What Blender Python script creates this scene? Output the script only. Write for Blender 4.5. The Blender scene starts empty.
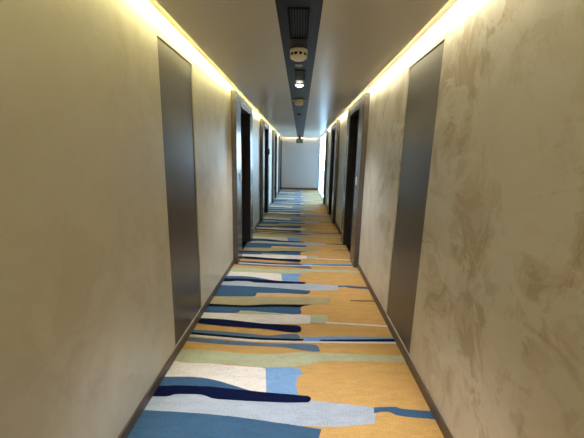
import bpy, bmesh, math, random
LED = 66.0        # strength of the cove tapes
SPOT = 92.0       # downlight power
SKY = 2.0
SUNSIDE = 7.0
EXPO = 0.22
from mathutils import Matrix, Vector
random.seed(4)
SC = bpy.context.scene
COL = SC.collection

# ---------------------------------------------------------------- dimensions (metres)
XL, XR = -0.901, 0.847            # wall faces
XM = (XL + XR) / 2
CL, CR = -0.811, 0.757            # edges of the dropped ceiling
SL, SR = -0.160, 0.100            # edges of the dark service channel
ZC, ZS = 2.316, 2.362             # dropped ceiling, cove soffit
Y0, Y1 = -3.2, 14.14              # corridor ends
YW = 10.05                        # where the glazed end bay begins on the right
PROT = 0.068                      # how far the door surrounds stand out
PERIOD = 1.81                     # repeat of the carpet design

# ---------------------------------------------------------------- materials
def new_mat(name):
    m = bpy.data.materials.new(name); m.use_nodes = True
    nt = m.node_tree; b = nt.nodes['Principled BSDF']
    return m, nt, b
def lin(c):
    return tuple(((v/255)/12.92 if v/255 <= .04045 else ((v/255+.055)/1.055)**2.4) for v in c) + (1,)
def simple(name, rgb, rough=.5, metal=0, spec=.5):
    m, nt, b = new_mat(name)
    b.inputs['Base Color'].default_value = lin(rgb)
    b.inputs['Roughness'].default_value = rough
    b.inputs['Metallic'].default_value = metal
    b.inputs['Specular IOR Level'].default_value = spec
    return m
def noise(nt, scale, detail=4, dist=0, rough=.5, vec=None, stretch=None):
    n = nt.nodes.new('ShaderNodeTexNoise')
    n.inputs['Scale'].default_value = scale; n.inputs['Detail'].default_value = detail
    n.inputs['Distortion'].default_value = dist; n.inputs['Roughness'].default_value = rough
    tc = nt.nodes.new('ShaderNodeTexCoord'); mp = nt.nodes.new('ShaderNodeMapping')
    nt.links.new(tc.outputs['Object'], mp.inputs['Vector'])
    if stretch: mp.inputs['Scale'].default_value = stretch[0]; mp.inputs['Rotation'].default_value = stretch[1]
    nt.links.new(mp.outputs['Vector'], n.inputs['Vector'])
    return n.outputs['Fac']
def ramp(nt, fac, stops, interp='LINEAR'):
    r = nt.nodes.new('ShaderNodeValToRGB'); r.color_ramp.interpolation = interp
    e = r.color_ramp.elements
    while len(e) < len(stops): e.new(.5)
    for i, (p, c) in enumerate(stops): e[i].position = p; e[i].color = c
    nt.links.new(fac, r.inputs['Fac']); return r.outputs['Color']
def mix(nt, fac, a, b, mode='MIX'):
    n = nt.nodes.new('ShaderNodeMix'); n.data_type = 'RGBA'; n.blend_type = mode
    for v, i in ((fac, 0), (a, 6), (b, 7)):
        if hasattr(v, 'is_output') or hasattr(v, 'links'): nt.links.new(v, n.inputs[i])
        else: n.inputs[i].default_value = v
    return n.outputs[2]
def bump(nt, b, height, strength=.2, dist=.01):
    n = nt.nodes.new('ShaderNodeBump'); n.inputs['Strength'].default_value = strength
    n.inputs['Distance'].default_value = dist
    nt.links.new(height, n.inputs['Height']); nt.links.new(n.outputs['Normal'], b.inputs['Normal'])
G = lambda v: (v, v, v, 1)

def plaster(name, base, dark, light, amount, rough=.55):
    """Trowelled decorative plaster: soft clouds and hard-edged worn islands."""
    m, nt, b = new_mat(name)
    rot = ((1.0, .85, 1.5), (.5, 0, 0))
    cloud = noise(nt, 1.1, 6, .8, .6)
    isl = noise(nt, 2.6, 12, 1.0, .68, stretch=((1, 1.15, .8), (.6, 0, 0)))
    isl2 = noise(nt, 2.9, 12, 1.1, .68, stretch=((1, .8, 1.1), (-.5, 0, .3)))
    gate = ramp(nt, noise(nt, .6, 2, .2), [(.36, G(.12)), (.58, G(1))])
    c = mix(nt, ramp(nt, cloud, [(.35, G(0)), (.65, G(.7))]), lin(base), lin(light))
    f1 = ramp(nt, isl, [(.46, G(0)), (.50, G(amount*.45)), (.55, G(amount*.5)), (.57, G(amount)), (.8, G(amount*.6))])
    c = mix(nt, mix(nt, 1.0, f1, gate, 'MULTIPLY'), c, lin(dark))
    f2 = ramp(nt, isl2, [(.52, G(0)), (.55, G(amount*.9)), (.7, G(amount*.5))])
    c = mix(nt, mix(nt, 1.0, f2, gate, 'MULTIPLY'), c, lin(light))
    nt.links.new(c, b.inputs['Base Color'])
    b.inputs['Roughness'].default_value = rough
    b.inputs['Specular IOR Level'].default_value = .5
    bump(nt, b, isl2, .35, .006)
    return m
def wood(name, a, c2, rough=.36, stretch=((1, 40, 3), (0, 0, 0)), spec=.5, bmp=.06):
    m, nt, b = new_mat(name)
    f = noise(nt, 3.0, 6, .4, .6, stretch=stretch)
    nt.links.new(ramp(nt, f, [(.3, lin(a)), (.7, lin(c2))]), b.inputs['Base Color'])
    b.inputs['Roughness'].default_value = rough
    b.inputs['Specular IOR Level'].default_value = spec
    if bmp: bump(nt, b, f, bmp, .002)
    return m
def pile(name, rgb, var=.22):
    m, nt, b = new_mat(name)
    f = noise(nt, 120, 3, 0, .7)
    g = noise(nt, 16, 6, .5, .7, stretch=((.4, 1.3, 1), (0, 0, 0)))
    base = lin(rgb)
    dk = tuple(v*(1-var*1.6) for v in base[:3]) + (1,)
    lt = tuple(min(1, v*(1+var)) for v in base[:3]) + (1,)
    c = mix(nt, ramp(nt, f, [(.3, G(0)), (.7, G(1))]), dk, lt)
    c = mix(nt, ramp(nt, g, [(.38, G(.0)), (.66, G(.6))]), c, lt)
    nt.links.new(c, b.inputs['Base Color'])
    b.inputs['Roughness'].default_value = .8
    b.inputs['Specular IOR Level'].default_value = .06
    bump(nt, b, f, .5, .004)
    return m
def emit(name, rgb, strength):
    m = bpy.data.materials.new(name); m.use_nodes = True; nt = m.node_tree
    nt.nodes.clear(); e = nt.nodes.new('ShaderNodeEmission'); o = nt.nodes.new('ShaderNodeOutputMaterial')
    e.inputs['Color'].default_value = lin(rgb); e.inputs['Strength'].default_value = strength
    nt.links.new(e.outputs[0], o.inputs['Surface']); return m

M = {}
M['wall_l'] = plaster('ochre_plaster', (213,208,192), (196,186,166), (224,221,210), .5, .40)
M['wall_r'] = plaster('worn_ochre_plaster', (219,214,200), (186,171,146), (230,226,217), .85, .40)
M['wall_b'] = simple('white_paint', (196,184,176), .6)
M['ceil'] = simple('satin_ceiling_paint', (215,210,200), .30, spec=.5)
M['cove'] = simple('cove_paint', (226,214,186), .6)
M['strip'] = simple('charcoal_channel', (31,31,35), .42, spec=.28)
M['wood'] = wood('grey_brown_laminate', (80,75,73), (104,97,94), .32)
M['wood_v'] = wood('grey_brown_surround', (80,74,71), (104,96,92), .22, ((14, 14, .8), (0, 0, 0)), .7, 0)
M['leaf'] = wood('dark_door_veneer', (38,35,37), (50,46,48), .45, ((14, 14, .8), (0, 0, 0)))
M['skirt'] = wood('brown_skirting', (84,72,63), (104,91,80), .4, ((20, 1, 20), (0, 0, 0)))
M['groove'] = simple('shadow_gap', (40,36,33), .6)
M['floor'] = simple('screed', (120,118,114), .8)
M['black'] = simple('black_plastic', (14,14,16), .45, spec=.25)
M['vent'] = simple('black_vent', (9,10,13), .6, spec=.1)
M['cream_pl'] = simple('cream_plastic', (240,237,226), .45)
M['tan_pl'] = simple('beige_plastic', (236,228,205), .5)
M['grey_pl'] = simple('grey_plastic', (176,176,176), .4)
M['sign'] = simple('grey_green_sign', (92,96,84), .45)
M['metal'] = simple('brushed_steel', (190,190,190), .3, 1)
M['alu'] = simple('white_aluminium', (225,228,230), .4)
M['led_l'] = emit('warm_led', (255,246,178), LED)
M['led_r'] = emit('warm_white_led', (255,246,206), LED*.95)
M['led_b'] = emit('dim_warm_led', (255,244,190), LED*.5)
M['lamp'] = emit('downlight_lens', (255,244,220), 30)
M['slab'] = simple('pale_terrace', (205,205,202), .8)
PILE = {'gold': (200,161,102), 'grey': (170,180,196), 'steel': (62,94,132), 'teal': (60,92,126), 'tan': (200,168,126),
        'khaki': (168,158,124), 'darkline': (128,106,70), 'cream': (226,219,214), 'blue': (122,160,206),
        'navy': (9,18,54), 'sage': (180,184,154), 'slate': (90,114,140), 'black': (16,18,28)}
for k, v in PILE.items(): M['pile_'+k] = pile('carpet_'+k, v)
mg = bpy.data.materials.new('window_glass'); mg.use_nodes = True
_n = mg.node_tree; _n.nodes.clear()
_t = _n.nodes.new('ShaderNodeBsdfTransparent'); _g = _n.nodes.new('ShaderNodeBsdfGlossy'); _x = _n.nodes.new('ShaderNodeMixShader')
_o = _n.nodes.new('ShaderNodeOutputMaterial'); _g.inputs['Roughness'].default_value = .02
_t.inputs['Color'].default_value = (.93,.97,.97,1); _x.inputs[0].default_value = .06
_n.links.new(_t.outputs[0], _x.inputs[1]); _n.links.new(_g.outputs[0], _x.inputs[2]); _n.links.new(_x.outputs[0], _o.inputs['Surface'])
M['glass'] = mg

# ---------------------------------------------------------------- mesh helpers
class MB:
    def __init__(s): s.bm = bmesh.new(); s.mats = []
    def mi(s, m):
        if m not in s.mats: s.mats.append(m)
        return s.mats.index(m)
    def box(s, x0, x1, y0, y1, z0, z1, m, bev=0):
        x0, x1 = sorted((x0, x1)); i = s.mi(m)
        t = bmesh.new()
        v = [t.verts.new(p) for p in ((x0,y0,z0),(x1,y0,z0),(x1,y1,z0),(x0,y1,z0),(x0,y0,z1),(x1,y0,z1),(x1,y1,z1),(x0,y1,z1))]
        for f in ((0,3,2,1),(4,5,6,7),(0,1,5,4),(1,2,6,5),(2,3,7,6),(3,0,4,7)): t.faces.new([v[k] for k in f])
        if bev: bmesh.ops.bevel(t, geom=t.edges[:], offset=bev, segments=2, affect='EDGES', profile=.5)
        s.take(t, i); return s
    def take(s, t, i):
        vm = {v: s.bm.verts.new(v.co) for v in t.verts}
        for f in t.faces:
            try: nf = s.bm.faces.new([vm[v] for v in f.verts]); nf.material_index = i; nf.smooth = f.smooth
            except ValueError: pass
        t.free()
    def quad(s, pts, m):
        f = s.bm.faces.new([s.bm.verts.new(p) for p in pts]); f.material_index = s.mi(m); return f
    def lathe(s, prof, m, seg=36, smooth=True, c=(0,0,0)):
        """prof: (radius, z) pairs, spun about the vertical axis."""
        i = s.mi(m); rings = []
        for r, z in prof:
            if r <= 1e-6: rings.append([s.bm.verts.new((c[0], c[1], c[2]+z))])
            else: rings.append([s.bm.verts.new((c[0]+r*math.cos(2*math.pi*k/seg), c[1]+r*math.sin(2*math.pi*k/seg), c[2]+z)) for k in range(seg)])
        for a, b in zip(rings, rings[1:]):
            for k in range(seg):
                q = [a[k % len(a)], a[(k+1) % len(a)], b[(k+1) % len(b)], b[k % len(b)]]
                u = []
                for w in q:
                    if w not in u: u.append(w)
                if len(u) > 2:
                    f = s.bm.faces.new(u); f.material_index = i; f.smooth = smooth
        return s
    def build(s, name, parent=None, loc=None, recalc=True):
        if recalc: bmesh.ops.recalc_face_normals(s.bm, faces=s.bm.faces[:])
        me = bpy.data.meshes.new(name); s.bm.to_mesh(me); s.bm.free()
        for m in s.mats: me.materials.append(M[m])
        o = bpy.data.objects.new(name, me); COL.objects.link(o)
        if parent: o.parent = parent
        if loc: o.location = loc
        return o
def tag(o, label=None, cat=None, group=None, kind=None):
    for k, v in (('label', label), ('category', cat), ('group', group), ('kind', kind)):
        if v: o[k] = v
    return o
def empty(name, loc=(0,0,0)):
    o = bpy.data.objects.new(name, None); COL.objects.link(o); o.location = loc; o.empty_display_size = .1
    return o
PATCHES = [
  ('grey', [(-0.889,1.677),(-0.602,1.685),(-0.342,1.673),(0.102,1.663),(0.319,1.643),(0.506,1.625),(0.494,1.576),(0.469,1.505)],
     [(-0.889,1.48),(-0.71,1.481),(-0.479,1.485),(-0.075,1.478),(0.153,1.47),(0.296,1.48),(0.383,1.494),(0.454,1.504)]),
  ('steel', [(0.494,1.625),(0.62,1.639),(0.67,1.622),(0.835,1.613)],
     [(0.483,1.579),(0.535,1.595),(0.583,1.594),(0.623,1.568),(0.835,1.554)]),
  ('grey', [(-0.889,1.597),(-0.381,1.606),(0.096,1.614)],
     [(-0.889,1.402),(-0.362,1.44),(0.129,1.477)]),
  ('teal', [(-0.889,1.535),(-0.6,1.53),(-0.4,1.52),(-0.2,1.5),(0,1.475),(0.16,1.455)],
     [(-0.889,1.235),(-0.61,1.244),(-0.462,1.264),(-0.404,1.32),(0.081,1.344),(0.138,1.386)]),
  ('tan', [(-0.442,1.36),(-0.13,1.371),(0.137,1.358)],
     [(-0.45,1.26),(-0.125,1.27),(0.136,1.308)]),
  ('khaki', [(-0.889,1.239),(-0.451,1.265),(-0.126,1.275),(0.168,1.301),(0.363,1.291)],
     [(-0.889,1.065),(-0.525,1.068),(-0.065,1.09),(0.161,1.117),(0.352,1.174)]),
  ('darkline', [(0.575,1.259),(0.704,1.264),(0.835,1.267)],
     [(0.571,1.231),(0.698,1.228),(0.835,1.233)]),
  ('steel', [(-0.889,1.814),(-0.717,1.826),(-0.611,1.82),(-0.501,1.794),(-0.392,1.757),(-0.287,1.727)],
     [(-0.889,1.71),(-0.681,1.724),(-0.568,1.721),(-0.481,1.717),(-0.382,1.709),(-0.285,1.714)]),
  ('cream', [(-0.889,1.982),(-0.695,1.971),(-0.583,1.966),(-0.36,1.951),(-0.206,1.944),(-0.18,1.893),(-0.193,1.824)],
     [(-0.889,1.816),(-0.717,1.826),(-0.611,1.82),(-0.501,1.794),(-0.392,1.757),(-0.286,1.719),(-0.18,1.707)]),
  ('blue', [(-0.211,1.949),(-0.07,1.962),(0.039,1.952),(0.057,1.906)],
     [(-0.176,1.699),(-0.057,1.696),(0.033,1.693),(0.012,1.779),(0.018,1.845)]),
  ('navy', [(-0.889,1.73),(-0.753,1.741),(-0.621,1.743),(-0.554,1.743),(-0.352,1.724),(-0.154,1.708),(0.09,1.696),(0.109,1.68)],
     [(-0.889,1.64),(-0.792,1.645),(-0.751,1.668),(-0.598,1.672),(-0.556,1.662),(-0.506,1.64),(-0.335,1.635),(-0.085,1.634),(0.083,1.64),(0.105,1.656)]),
  ('sage', [(-0.889,2.113),(-0.626,2.123),(-0.424,2.097),(-0.154,2.101),(0.039,2.143),(0.389,2.139),(0.835,2.139)],
     [(-0.889,1.987),(-0.841,1.968),(-0.693,1.965),(-0.474,1.972),(-0.25,1.947),(-0.034,1.959),(0.098,1.994),(0.203,2.039),(0.415,2.057),(0.835,2.063)]),
  ('slate', [(-0.889,2.282),(-0.58,2.258),(-0.329,2.239),(-0.124,2.238),(0.038,2.247),(0.169,2.246),(0.191,2.203)],
     [(-0.889,2.232),(-0.607,2.202),(-0.363,2.196),(-0.122,2.198),(0.039,2.168),(0.133,2.151),(0.196,2.155)]),
  ('cream', [(-0.889,2.326),(-0.59,2.3),(-0.335,2.28),(0.038,2.282),(0.835,2.323)],
     [(-0.889,2.297),(-0.583,2.272),(-0.331,2.252),(0.038,2.261),(0.835,2.295)]),
  ('slate', [(-0.889,2.396),(-0.612,2.389),(-0.39,2.364),(-0.217,2.345),(-0.116,2.374),(0.012,2.39),(0.038,2.346)],
     [(-0.889,2.335),(-0.595,2.322),(-0.339,2.308),(-0.129,2.307),(0.013,2.309),(0.038,2.317)]),
  ('blue', [(0.038,2.342),(0.38,2.375),(0.835,2.387)],
     [(0.072,2.284),(0.37,2.295),(0.835,2.323)]),
  ('black', [(-0.889,2.356),(-0.598,2.332),(-0.34,2.311),(-0.087,2.312),(0.072,2.315)],
     [(-0.889,2.323),(-0.591,2.303),(-0.335,2.28),(-0.086,2.281),(0.063,2.29)]),
  ('navy', [(0.206,2.313),(0.459,2.333),(0.835,2.363)],
     [(0.205,2.296),(0.454,2.3),(0.835,2.323)]),
  ('navy', [(-0.889,2.597),(-0.707,2.591),(-0.563,2.57),(-0.421,2.551),(-0.28,2.531),(-0.098,2.526),(0.038,2.518),(0.051,2.47)],
     [(-0.889,2.501),(-0.723,2.478),(-0.495,2.46),(-0.297,2.448),(-0.181,2.432),(-0.092,2.414),(0.021,2.405),(0.047,2.43)]),
  ('cream', [(-0.889,2.699),(-0.687,2.7),(-0.54,2.694),(-0.299,2.692),(-0.059,2.727),(0.144,2.708)],
     [(-0.889,2.591),(-0.706,2.587),(-0.562,2.568),(-0.42,2.548),(-0.28,2.531),(-0.053,2.538),(0.139,2.562)]),
  ('sage', [(0.139,2.718),(0.231,2.72),(0.308,2.714)],
     [(0.134,2.562),(0.221,2.564),(0.286,2.577)]),
  ('cream', [(0.288,2.6),(0.454,2.593),(0.835,2.576)],
     [(0.268,2.571),(0.449,2.562),(0.835,2.546)]),
  ('steel', [(-0.889,2.821),(-0.717,2.822),(-0.515,2.826),(-0.267,2.858),(0.048,2.876),(0.038,2.813)],
     [(-0.889,2.694),(-0.686,2.696),(-0.563,2.712),(-0.521,2.746),(-0.253,2.724),(0.038,2.714),(0.052,2.774)]),
  ('sage', [(-0.552,2.752),(-0.434,2.754),(-0.304,2.736),(-0.108,2.724)],
     [(-0.559,2.693),(-0.425,2.698),(-0.299,2.692),(-0.107,2.705)]),
  ('black', [(-0.889,2.876),(-0.676,2.867),(-0.522,2.861),(-0.271,2.907),(0.058,2.921),(0.172,2.927)],
     [(-0.889,2.815),(-0.666,2.822),(-0.514,2.818),(-0.315,2.84),(-0.115,2.864),(0.028,2.853),(0.079,2.899)]),
]

# ---------------------------------------------------------------- the setting
MB().box(XL-.3, XR+.04, Y0-.3, Y1+.3, -.25, -.012, 'floor').build('floor')
tag(bpy.data.objects['floor'], 'screed floor beneath the fitted corridor carpet', 'floor', kind='structure')

def wall(name, X, s, y0, y1, holes, mat, label, ztop=2.5):
    """A wall whose room face is at X; s = +1 when the solid lies towards +x. holes: (y0, y1, z0, z1, depth)."""
    b = MB(); D = .34; zb = -.012
    ys = sorted({y0, y1, *[h[0] for h in holes], *[h[1] for h in holes]})
    zs = sorted({zb, ztop, *[h[2] for h in holes], *[h[3] for h in holes]})
    for ya, yb in zip(ys, ys[1:]):
        for za, zc in zip(zs, zs[1:]):
            h = next((h for h in holes if h[0]-1e-6 <= ya and yb <= h[1]+1e-6 and h[2]-1e-6 <= za and zc <= h[3]+1e-6), None)
            x = X + s*(h[4] if h else 0)
            b.quad([(x,ya,za),(x,yb,za),(x,yb,zc),(x,ya,zc)], mat)
    for (ya, yb, za, zc, dp) in holes:
        x = X + s*dp
        for p in (((ya,za),(ya,zc)),((yb,za),(yb,zc)),((ya,zc),(yb,zc)),((ya,za),(yb,za))):
            (p0, q0), (p1, q1) = p
            b.quad([(X,p0,q0),(X,p1,q1),(x,p1,q1),(x,p0,q0)], mat)
    xb = X + s*D
    b.quad([(xb,y0,zb),(xb,y1,zb),(xb,y1,ztop),(xb,y0,ztop)], mat)
    for y in (y0, y1): b.quad([(X,y,zb),(xb,y,zb),(xb,y,ztop),(X,y,ztop)], mat)
    for z in (zb, ztop): b.quad([(X,y0,z),(xb,y0,z),(xb,y1,z),(X,y1,z)], mat)
    bmesh.ops.remove_doubles(b.bm, verts=b.bm.verts[:], dist=1e-5)
    o = b.build(name); tag(o, label, 'wall', kind='structure'); return o

PW, PT = .62, 2.212
PAN = (2.045, 2.665)                      # cupboard panels, both walls
DL = [4.07, 6.95, 9.83, 12.72]; DR = [4.07, 6.95]
BH = .064                                  # skirting height
def door_hole(y): return (y+.06, y+1.32, -.012, 2.27, .30)
pan_hole = (PAN[0], PAN[1], BH, PT, .035)
wall('wall_left', XL, -1, Y0, Y1, [pan_hole]+[door_hole(y) for y in DL], 'wall_l', 'long ochre plaster wall on the left of the corridor')
wall('wall_right', XR, 1, Y0, YW, [pan_hole]+[door_hole(y) for y in DR], 'wall_r', 'long worn plaster wall on the right of the corridor')
b = MB().box(XL-.34, XR+.04, Y1, Y1+.2, -.012, 2.5, 'wall_b'); tag(b.build('wall_back'), 'plain white wall closing the far end of the corridor', 'wall', kind='structure')
b = MB().box(XL-.34, XR+.34, Y0-.2, Y0, -.012, 2.5, 'wall_l'); tag(b.build('wall_front'), 'plaster wall behind the viewer', 'wall', kind='structure')
# lintel over the glazed bay is part of the ceiling
YC = Y1 - .09
b = MB()
b.box(CL, SL, Y0, YC, ZC, ZS, 'ceil'); b.box(SR, CR, Y0, YC, ZC, ZS, 'ceil')
b.box(XL-.34, XR+.34, Y0-.2, YW, ZS, 2.62, 'cove'); b.box(XL-.34, XR+.06, YW, Y1+.2, ZS, 2.62, 'cove')
tag(b.build('ceiling'), 'satin grey brown dropped ceiling with light coves along both walls', 'ceiling', kind='structure')
b = MB().box(SL, SR, Y0, YC-.2, ZC+.006, ZS, 'strip')
tag(b.build('trim_1'), 'charcoal service channel running down the middle of the ceiling', 'trim', kind='structure')

def skirting(name, X, s, spans, label):
    b = MB()
    for y0, y1 in spans: b.box(X, X - s*.012, y0, y1, -.012, BH, 'skirt', .002)
    tag(b.build(name), label, 'baseboard', kind='structure')
def spans(doors, end):
    r = []; y = Y0
    for d in doors: r.append((y, d)); y = d+1.38
    r.append((y, end)); return r
skirting('baseboard_left', XL, -1, spans(DL, Y1), 'brown skirting board along the foot of the left wall')
skirting('baseboard_right', XR, 1, spans(DR, YW-.23), 'brown skirting board along the foot of the right wall')
b = MB().box(XL+.012, XR-.02, Y1-.012, Y1, -.012, .085, 'skirt', .002)
tag(b.build('baseboard_back'), 'dark skirting board along the foot of the far end wall', 'baseboard', kind='structure')
# pier that ends the right wall beside the glazed bay
b = MB().box(XR, XR-PROT, YW-.23, YW, 0, 2.30, 'wood_v', .003)
tag(b.build('trim_2'), 'grey brown pier at the end of the right wall beside the glazed bay', 'trim', kind='structure')

# ---------------------------------------------------------------- carpet
def smooth_line(p):
    q = [p[0]]
    for a, c in zip(p, p[1:]):
        q += [(a[0]*.8+c[0]*.2, a[1]*.8+c[1]*.2), (a[0]*.2+c[0]*.8, a[1]*.2+c[1]*.8)]
    return q + [p[-1]]
def wobble(p, amp):
    """resample and give the edge the slight irregularity of cut pile"""
    out = []
    for a, c in zip(p, p[1:]):
        n = max(1, int(math.hypot(c[0]-a[0], c[1]-a[1])/.05))
        for k in range(n):
            t = k/n; out.append((a[0]+(c[0]-a[0])*t, a[1]+(c[1]-a[1])*t))
    out.append(p[-1])
    return [out[0]] + [(x, y+random.uniform(-amp, amp)) for x, y in out[1:-1]] + [out[-1]]
b = MB()
b.box(XL+.012, XR-.012, Y0, Y1-.012, -.012, 0, 'pile_gold')
for rep in range(-2, 7):
    dy = rep*PERIOD
    for i, (c, top, bot) in enumerate(PATCHES):
        t = wobble(smooth_line(top), .0012); d = wobble(smooth_line(bot), .0012)
        poly = t + d[::-1]
        ymx = max(y for x, y in poly)+dy
        if ymx > Y1-.02 or min(y for x, y in poly)+dy < Y0+.02: continue
        tb = bmesh.new(); z = .0002 + .00018*i
        f = tb.faces.new([tb.verts.new((x, y+dy, z)) for x, y in poly])
        if f.normal.z < 0 or (f.normal_update() or f.normal.z < 0): f.normal_flip()
        bmesh.ops.triangulate(tb, faces=[f])
        b.take(tb, b.mi('pile_'+c))
tag(b.build('carpet', recalc=False), 'fitted corridor carpet with gold, blue, navy, cream and sage brushstroke bands', 'carpet')

# ---------------------------------------------------------------- doors in their projecting surrounds
def door(n, X, s, y, label):
    """s = +1: solid towards +x."""
    root = empty('door_%d' % n, (X, y, 0)); tag(root, label, 'door', kind='structure')
    out = -s*PROT; back = s*.10
    fr = MB()
    fr.box(out, back, 0, .31, 0, 2.30, 'wood_v', .003)
    fr.box(out, back, 1.13, 1.38, 0, 2.30, 'wood_v', .003)
    fr.box(out, back, .31, 1.13, 2.155, 2.30, 'wood_v', .003)
    fr.build('surround', root)
    ln = MB(); a, c = out + s*.012, s*.055  # thin dark sheets added over the reveals, recess shade put into their colour
    ln.box(a, c, .31, .3125, 0, 2.1525, 'leaf'); ln.box(a, c, 1.1275, 1.13, 0, 2.1525, 'leaf'); ln.box(a, c, .31, 1.13, 2.1525, 2.155, 'leaf')
    tag(ln.build('shade_lining', root), 'near black sheets added to shade the reveal')
    lf = MB().box(s*.055, s*.10, .313, 1.127, .006, 2.152, 'leaf', .002); leaf = lf.build('leaf', root)
    h = MB(); x0 = s*.055
    h.box(x0-s*.008, x0, .36, .40, .92, 1.12, 'metal', .002)
    h.box(x0-s*.05, x0-s*.008, .372, .388, 1.01, 1.026, 'metal', .003)
    h.box(x0-s*.062, x0-s*.046, .372, .50, 1.01, 1.026, 'metal', .004)
    tag(h.build('handle', leaf), 'steel lever handle')
    return root
door(1, XL, -1, DL[0], 'nearest door on the left wall, dark wood in a projecting grey brown surround')
door(2, XR, 1, DR[0], 'nearest door on the right wall, dark wood in a projecting grey brown surround')
door(3, XL, -1, DL[1], 'second door along the left wall, with a small black plaque on its surround')
door(4, XR, 1, DR[1], 'second door along the right wall, before the bright window')
door(5, XL, -1, DL[2], 'third door along the left wall, opposite the start of the bright glazed bay')
door(6, XL, -1, DL[3], 'last door on the left wall, next to the far white end wall')

# ---------------------------------------------------------------- flush cupboard panels
def panel(X, s, label):
    root = empty('cupboard_panel', (X, PAN[0], BH)); tag(root, label, 'panel', 'flush wood panels in the walls')
    g = .007; w = PAN[1]-PAN[0]; h = PT-BH
    MB().box(s*.007, s*.026, g, w-g, g, h-g, 'wood', .0015).build('board', root)
    b = MB()
    b.box(s*.026, s*.0345, 0.0005, w-.0005, 0.0005, h-.0005, 'groove')
    b.build('backing', root)
    return root
panel(XL, -1, 'tall grey brown wood panel set flush in the left wall')
panel(XR, 1, 'tall grey brown wood panel set flush in the right wall')

# ---------------------------------------------------------------- glazed bay at the far right
root = empty('window_1', (XR, YW, 0)); tag(root, 'tall bright glazed bay on the right just before the end wall', 'window', kind='structure')
L = Y1 - YW
b = MB(); w = .04
for y in (0, L/2-w/2, L-w): b.box(.004, .03, y, y+w, -.012, ZS, 'alu', .002)
for z in (-.012, ZS-.04): b.box(.004, .03, w, L-w, z, z+.04, 'alu')
b.build('frame', root)
MB().box(.014, .020, w, L/2-w/2, .028, ZS-.04, 'glass').build('pane', root)
MB().box(.014, .020, L/2+w/2, L-w, .028, ZS-.04, 'glass').build('pane', root)
b = MB().box(XR+.36, XR+9, YW-6, 40, -.4, -.15, 'slab'); tag(b.build('terrace'), 'pale outdoor terrace beyond the glazed bay', 'terrace', kind='structure')

# ---------------------------------------------------------------- cove LED tapes, fixed up in the slot beside the dropped ceiling
def tape(x, s, mat, label, y0=Y0+.05, y1=YC-.05):
    b = MB(); y = y0
    while y < y1-.01:
        ye = min(y+.75, y1)
        b.box(x, x+s*.009, y, ye, ZS-.009, ZS-.0005, mat); y = ye
    return tag(b.build('led_tape'), label, 'light strip', 'cove light strips')
tape(CL-.004, -1, 'led_l', 'warm light strip hidden in the cove above the left wall')
tape(CR+.004, 1, 'led_r', 'warm light strip hidden in the cove above the right wall', y1=YW)
b = MB().box(CL, CR, YC+.026, YC+.035, ZS-.009, ZS-.0005, 'led_b')
tag(b.build('led_tape'), 'short light strip hidden in the cove above the far end wall', 'light strip', 'cove light strips')

# ---------------------------------------------------------------- things on the ceiling channel
ZT = ZC + .006; CX = -.033
def vent(y0, y1, label):
    root = empty('air_vent', (CX, (y0+y1)/2, ZT)); tag(root, label, 'vent', 'vents in the ceiling channel')
    hw, hl = .064, (y1-y0)/2
    b = MB()
    b.box(-hw, hw, -hl, -hl+.014, -.006, 0, 'vent'); b.box(-hw, hw, hl-.014, hl, -.006, 0, 'vent')
    b.box(-hw, -hw+.014, -hl+.014, hl-.014, -.006, 0, 'vent'); b.box(hw-.014, hw, -hl+.014, hl-.014, -.006, 0, 'vent')
    b.build('frame', root)
    for k in range(6):
        x = -hw+.022+k*(2*hw-.044)/5
        MB().box(x-.003, x+.003, -hl+.014, hl-.014, -.005, -.001, 'vent').build('louvre', root)
    return root
vent(1.93, 2.39, 'long black slatted vent in the ceiling channel, nearest the viewer')
def plate(y, label):
    root = empty('ceiling_hatch', (CX+.006, y, ZT)); tag(root, label, 'hatch')
    MB().box(-.053, .053, -.2, .2, -.005, .002, 'vent', .001).build('cover', root)
    MB().box(-.045, .045, -.19, .19, -.0075, -.005, 'vent', .001).build('inset', root)
plate(3.39, 'small dark hatch between the cream smoke detector and the lit downlight')

def detector(x, y, r, mat, name, label, holes=True):
    root = empty(name, (x, y, ZT)); tag(root, label, 'smoke detector', 'detectors on the ceiling channel')
    MB().lathe([(0,0),(r*1.0,0),(r*1.04,-.004),(r*1.04,-.022),(r*.98,-.027),(0,-.027)], mat).build('base', root)
    MB().lathe([(r*.93,-.027),(r*.97,-.032),(r*1.0,-.050),(r*.95,-.062),(r*.66,-.074),(r*.3,-.078),(0,-.079)], mat).build('cap', root)
    if holes:
        for a in (-138, -108, -76, -44, 40, 90, 140):
            q = math.radians(a)
            h = MB().lathe([(0,.0),(.010,.0),(.010,.008),(0,.008)], 'black', 16)
            bmesh.ops.transform(h.bm, matrix=Matrix.Translation((r*1.02*math.cos(q), r*1.02*math.sin(q), -.041)) @ Matrix.Rotation(q, 4, 'Z') @ Matrix.Rotation(-math.pi/2, 4, 'Y') @ Matrix.Scale(1.3, 4, (0,1,0)), verts=h.bm.verts[:])
            tag(h.build('smoke_slot', root), 'dark smoke inlet slot')
    return root
detector(-.036, 2.63, .068, 'cream_pl', 'smoke_detector', 'cream round smoke detector with dark slots, nearest the viewer')

# second, flatter detector with a wide base ring
root = empty('smoke_detector', (-.043, 4.85, ZT)); tag(root, 'flat beige round detector beyond the lit downlight', 'smoke detector', 'detectors on the ceiling channel')
MB().lathe([(0,0),(.098,0),(.100,-.006),(.094,-.012),(0,-.012)], 'cream_pl').build('base', root)
MB().lathe([(.072,-.012),(.076,-.035),(.068,-.062),(.04,-.072),(0,-.073)], 'tan_pl').build('cap', root)

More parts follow.
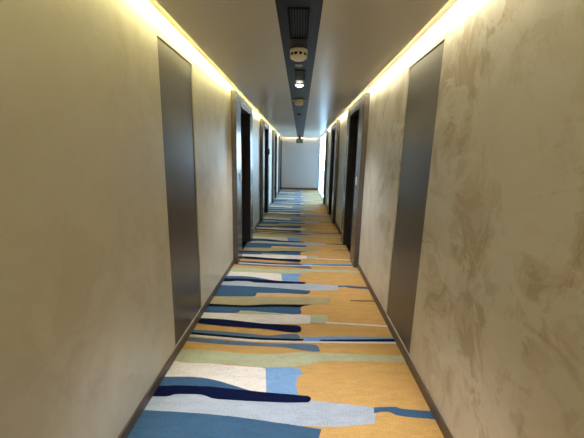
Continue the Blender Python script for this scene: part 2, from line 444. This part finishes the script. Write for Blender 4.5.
# little sensor / sprinkler
root = empty('ceiling_sensor', (-.036, 3.03, ZT)); tag(root, 'tiny pale grey ceiling sensor just beyond the cream smoke detector', 'sensor')
MB().box(-.036, .036, -.022, .022, -.008, .003, 'grey_pl', .003).build('plate', root)
MB().lathe([(.013,-.008),(.013,-.018),(.006,-.024),(0,-.024)], 'grey_pl', 20).build('lens', root)

def downlight(x, y, lit, label, power=1, cone=60):
    root = empty('downlight', (x, y, ZT)); tag(root, label, 'ceiling light', 'round recessed downlights')
    MB().lathe([(.040,-.001),(.058,-.001),(.060,-.004),(.056,-.008),(.044,-.010),(.040,-.006),(.040,-.001)], 'strip' if not lit else 'metal').build('trim_ring', root)
    MB().lathe([(0,-.003),(.040,-.003),(.040,-.008),(.036,-.017),(.024,-.024),(0,-.027)], 'lamp' if lit else 'black').build('lens', root)
    if lit:
        l = bpy.data.lights.new('downlight_beam', 'SPOT'); l.energy = SPOT*power; l.color = (.97, .98, 1)
        l.spot_size = math.radians(cone); l.spot_blend = 1.0; l.shadow_soft_size = .03
        lo = bpy.data.objects.new('downlight_beam', l); COL.objects.link(lo); lo.parent = root; lo.location = (0,0,-.07)
    return root
downlight(-.034, 3.82, True, 'lit round downlight in the ceiling channel', 1.15, 112)
downlight(-.034, 1.29, True, 'round downlight in the ceiling channel just ahead of the viewer, before the long vent', 2.0, 62)
downlight(-.034, -1.24, True, 'round downlight in the ceiling channel behind the viewer')
downlight(-.050, 6.35, False, 'dark unlit round downlight beyond the flat beige detector')

# hanging sign near the far end
root = empty('hanging_sign', (-.052, 13.1, ZC+.006)); tag(root, 'small grey green sign box hanging from the ceiling at the far end', 'sign')
MB().box(-.14, .14, -.02, .02, -.285, -.115, 'sign', .006).build('sign_box', root)
MB().box(-.045, .045, -.012, .012, -.115, 0, 'black', .003).build('bracket', root)

# ---------------------------------------------------------------- small wall fittings
root = empty('room_plaque', (XL+PROT, DL[1]+1.22, 1.60)); tag(root, 'small black plaque on the surround of the second door on the left', 'plaque')
MB().box(-.003, .03, -.09, .09, -.07, .07, 'black', .004).build('plate', root)
def bell(X, s, y, label):
    root = empty('bell_switch', (X - s*PROT, y, 1.19)); tag(root, label, 'switch', 'switch plates on the door surrounds')
    MB().box(0, -s*.010, -.043, .043, -.055, .055, 'grey_pl', .003).build('plate', root)
    MB().box(-s*.010, -s*.014, -.018, .018, -.02, .02, 'cream_pl', .001).build('button', root)
bell(XR, 1, 4.235, 'pale grey switch plate on the surround of the nearest door on the right')
bell(XL, -1, 4.31, 'pale grey switch plate on the surround of the nearest door on the left')

# ---------------------------------------------------------------- daylight
w = bpy.data.worlds.new('World'); SC.world = w; w.use_nodes = True; nt = w.node_tree
bg = nt.nodes['Background']; tc = nt.nodes.new('ShaderNodeTexCoord'); sx = nt.nodes.new('ShaderNodeSeparateXYZ')
nt.links.new(tc.outputs['Generated'], sx.inputs[0])
c = ramp(nt, sx.outputs['Z'], [(0, (.54,.76,1,1)), (.3, (.46,.72,1,1)), (1, (.33,.57,1,1))])
nt.links.new(c, bg.inputs['Color'])
# the sky is far brighter on the sun's side (beyond the end of the corridor) than behind the building
mr = nt.nodes.new('ShaderNodeMapRange'); mr.interpolation_type = 'SMOOTHSTEP'
for k, v in ((1, -.2), (2, 1.0), (3, SKY), (4, SKY*SUNSIDE)): mr.inputs[k].default_value = v
nt.links.new(sx.outputs['Y'], mr.inputs[0]); nt.links.new(mr.outputs[0], bg.inputs['Strength'])
pl = bpy.data.lights.new('bay_daylight', 'AREA'); pl.shape = 'RECTANGLE'; pl.size = L-.1; pl.size_y = 2.25; pl.cycles.is_portal = True
po = bpy.data.objects.new('bay_daylight', pl); COL.objects.link(po); po.location = (XR+.05, (YW+Y1)/2, 1.18)
po.rotation_euler = (0, math.radians(90), 0)
po.rotation_euler = Vector((-1,0,0)).to_track_quat('-Z', 'Y').to_euler()

# ---------------------------------------------------------------- camera
F = Vector((-.0219, .97943, -.20061)); R = Vector((.99939, .02694, .02242)); U = Vector((-.02737, .19999, .97942))
cd = bpy.data.cameras.new('camera'); cam = bpy.data.objects.new('camera', cd); COL.objects.link(cam)
cam.matrix_world = Matrix(((R.x, U.x, -F.x, 0), (R.y, U.y, -F.y, 0), (R.z, U.z, -F.z, 1.5), (0, 0, 0, 1)))
cd.sensor_width = 36; cd.lens = 36*306.31/584; cd.clip_start = .02
SC.camera = cam
SC.view_settings.view_transform = 'Standard'; SC.view_settings.look = 'None'
SC.view_settings.exposure = EXPO; SC.view_settings.gamma = 1; SC.view_settings.use_curve_mapping = False
SC.cycles.max_bounces = 14; SC.cycles.diffuse_bounces = 8; SC.cycles.caustics_reflective = False; SC.cycles.caustics_refractive = False
SC.cycles.sample_clamp_indirect = 6
SC.cycles.use_denoising = True
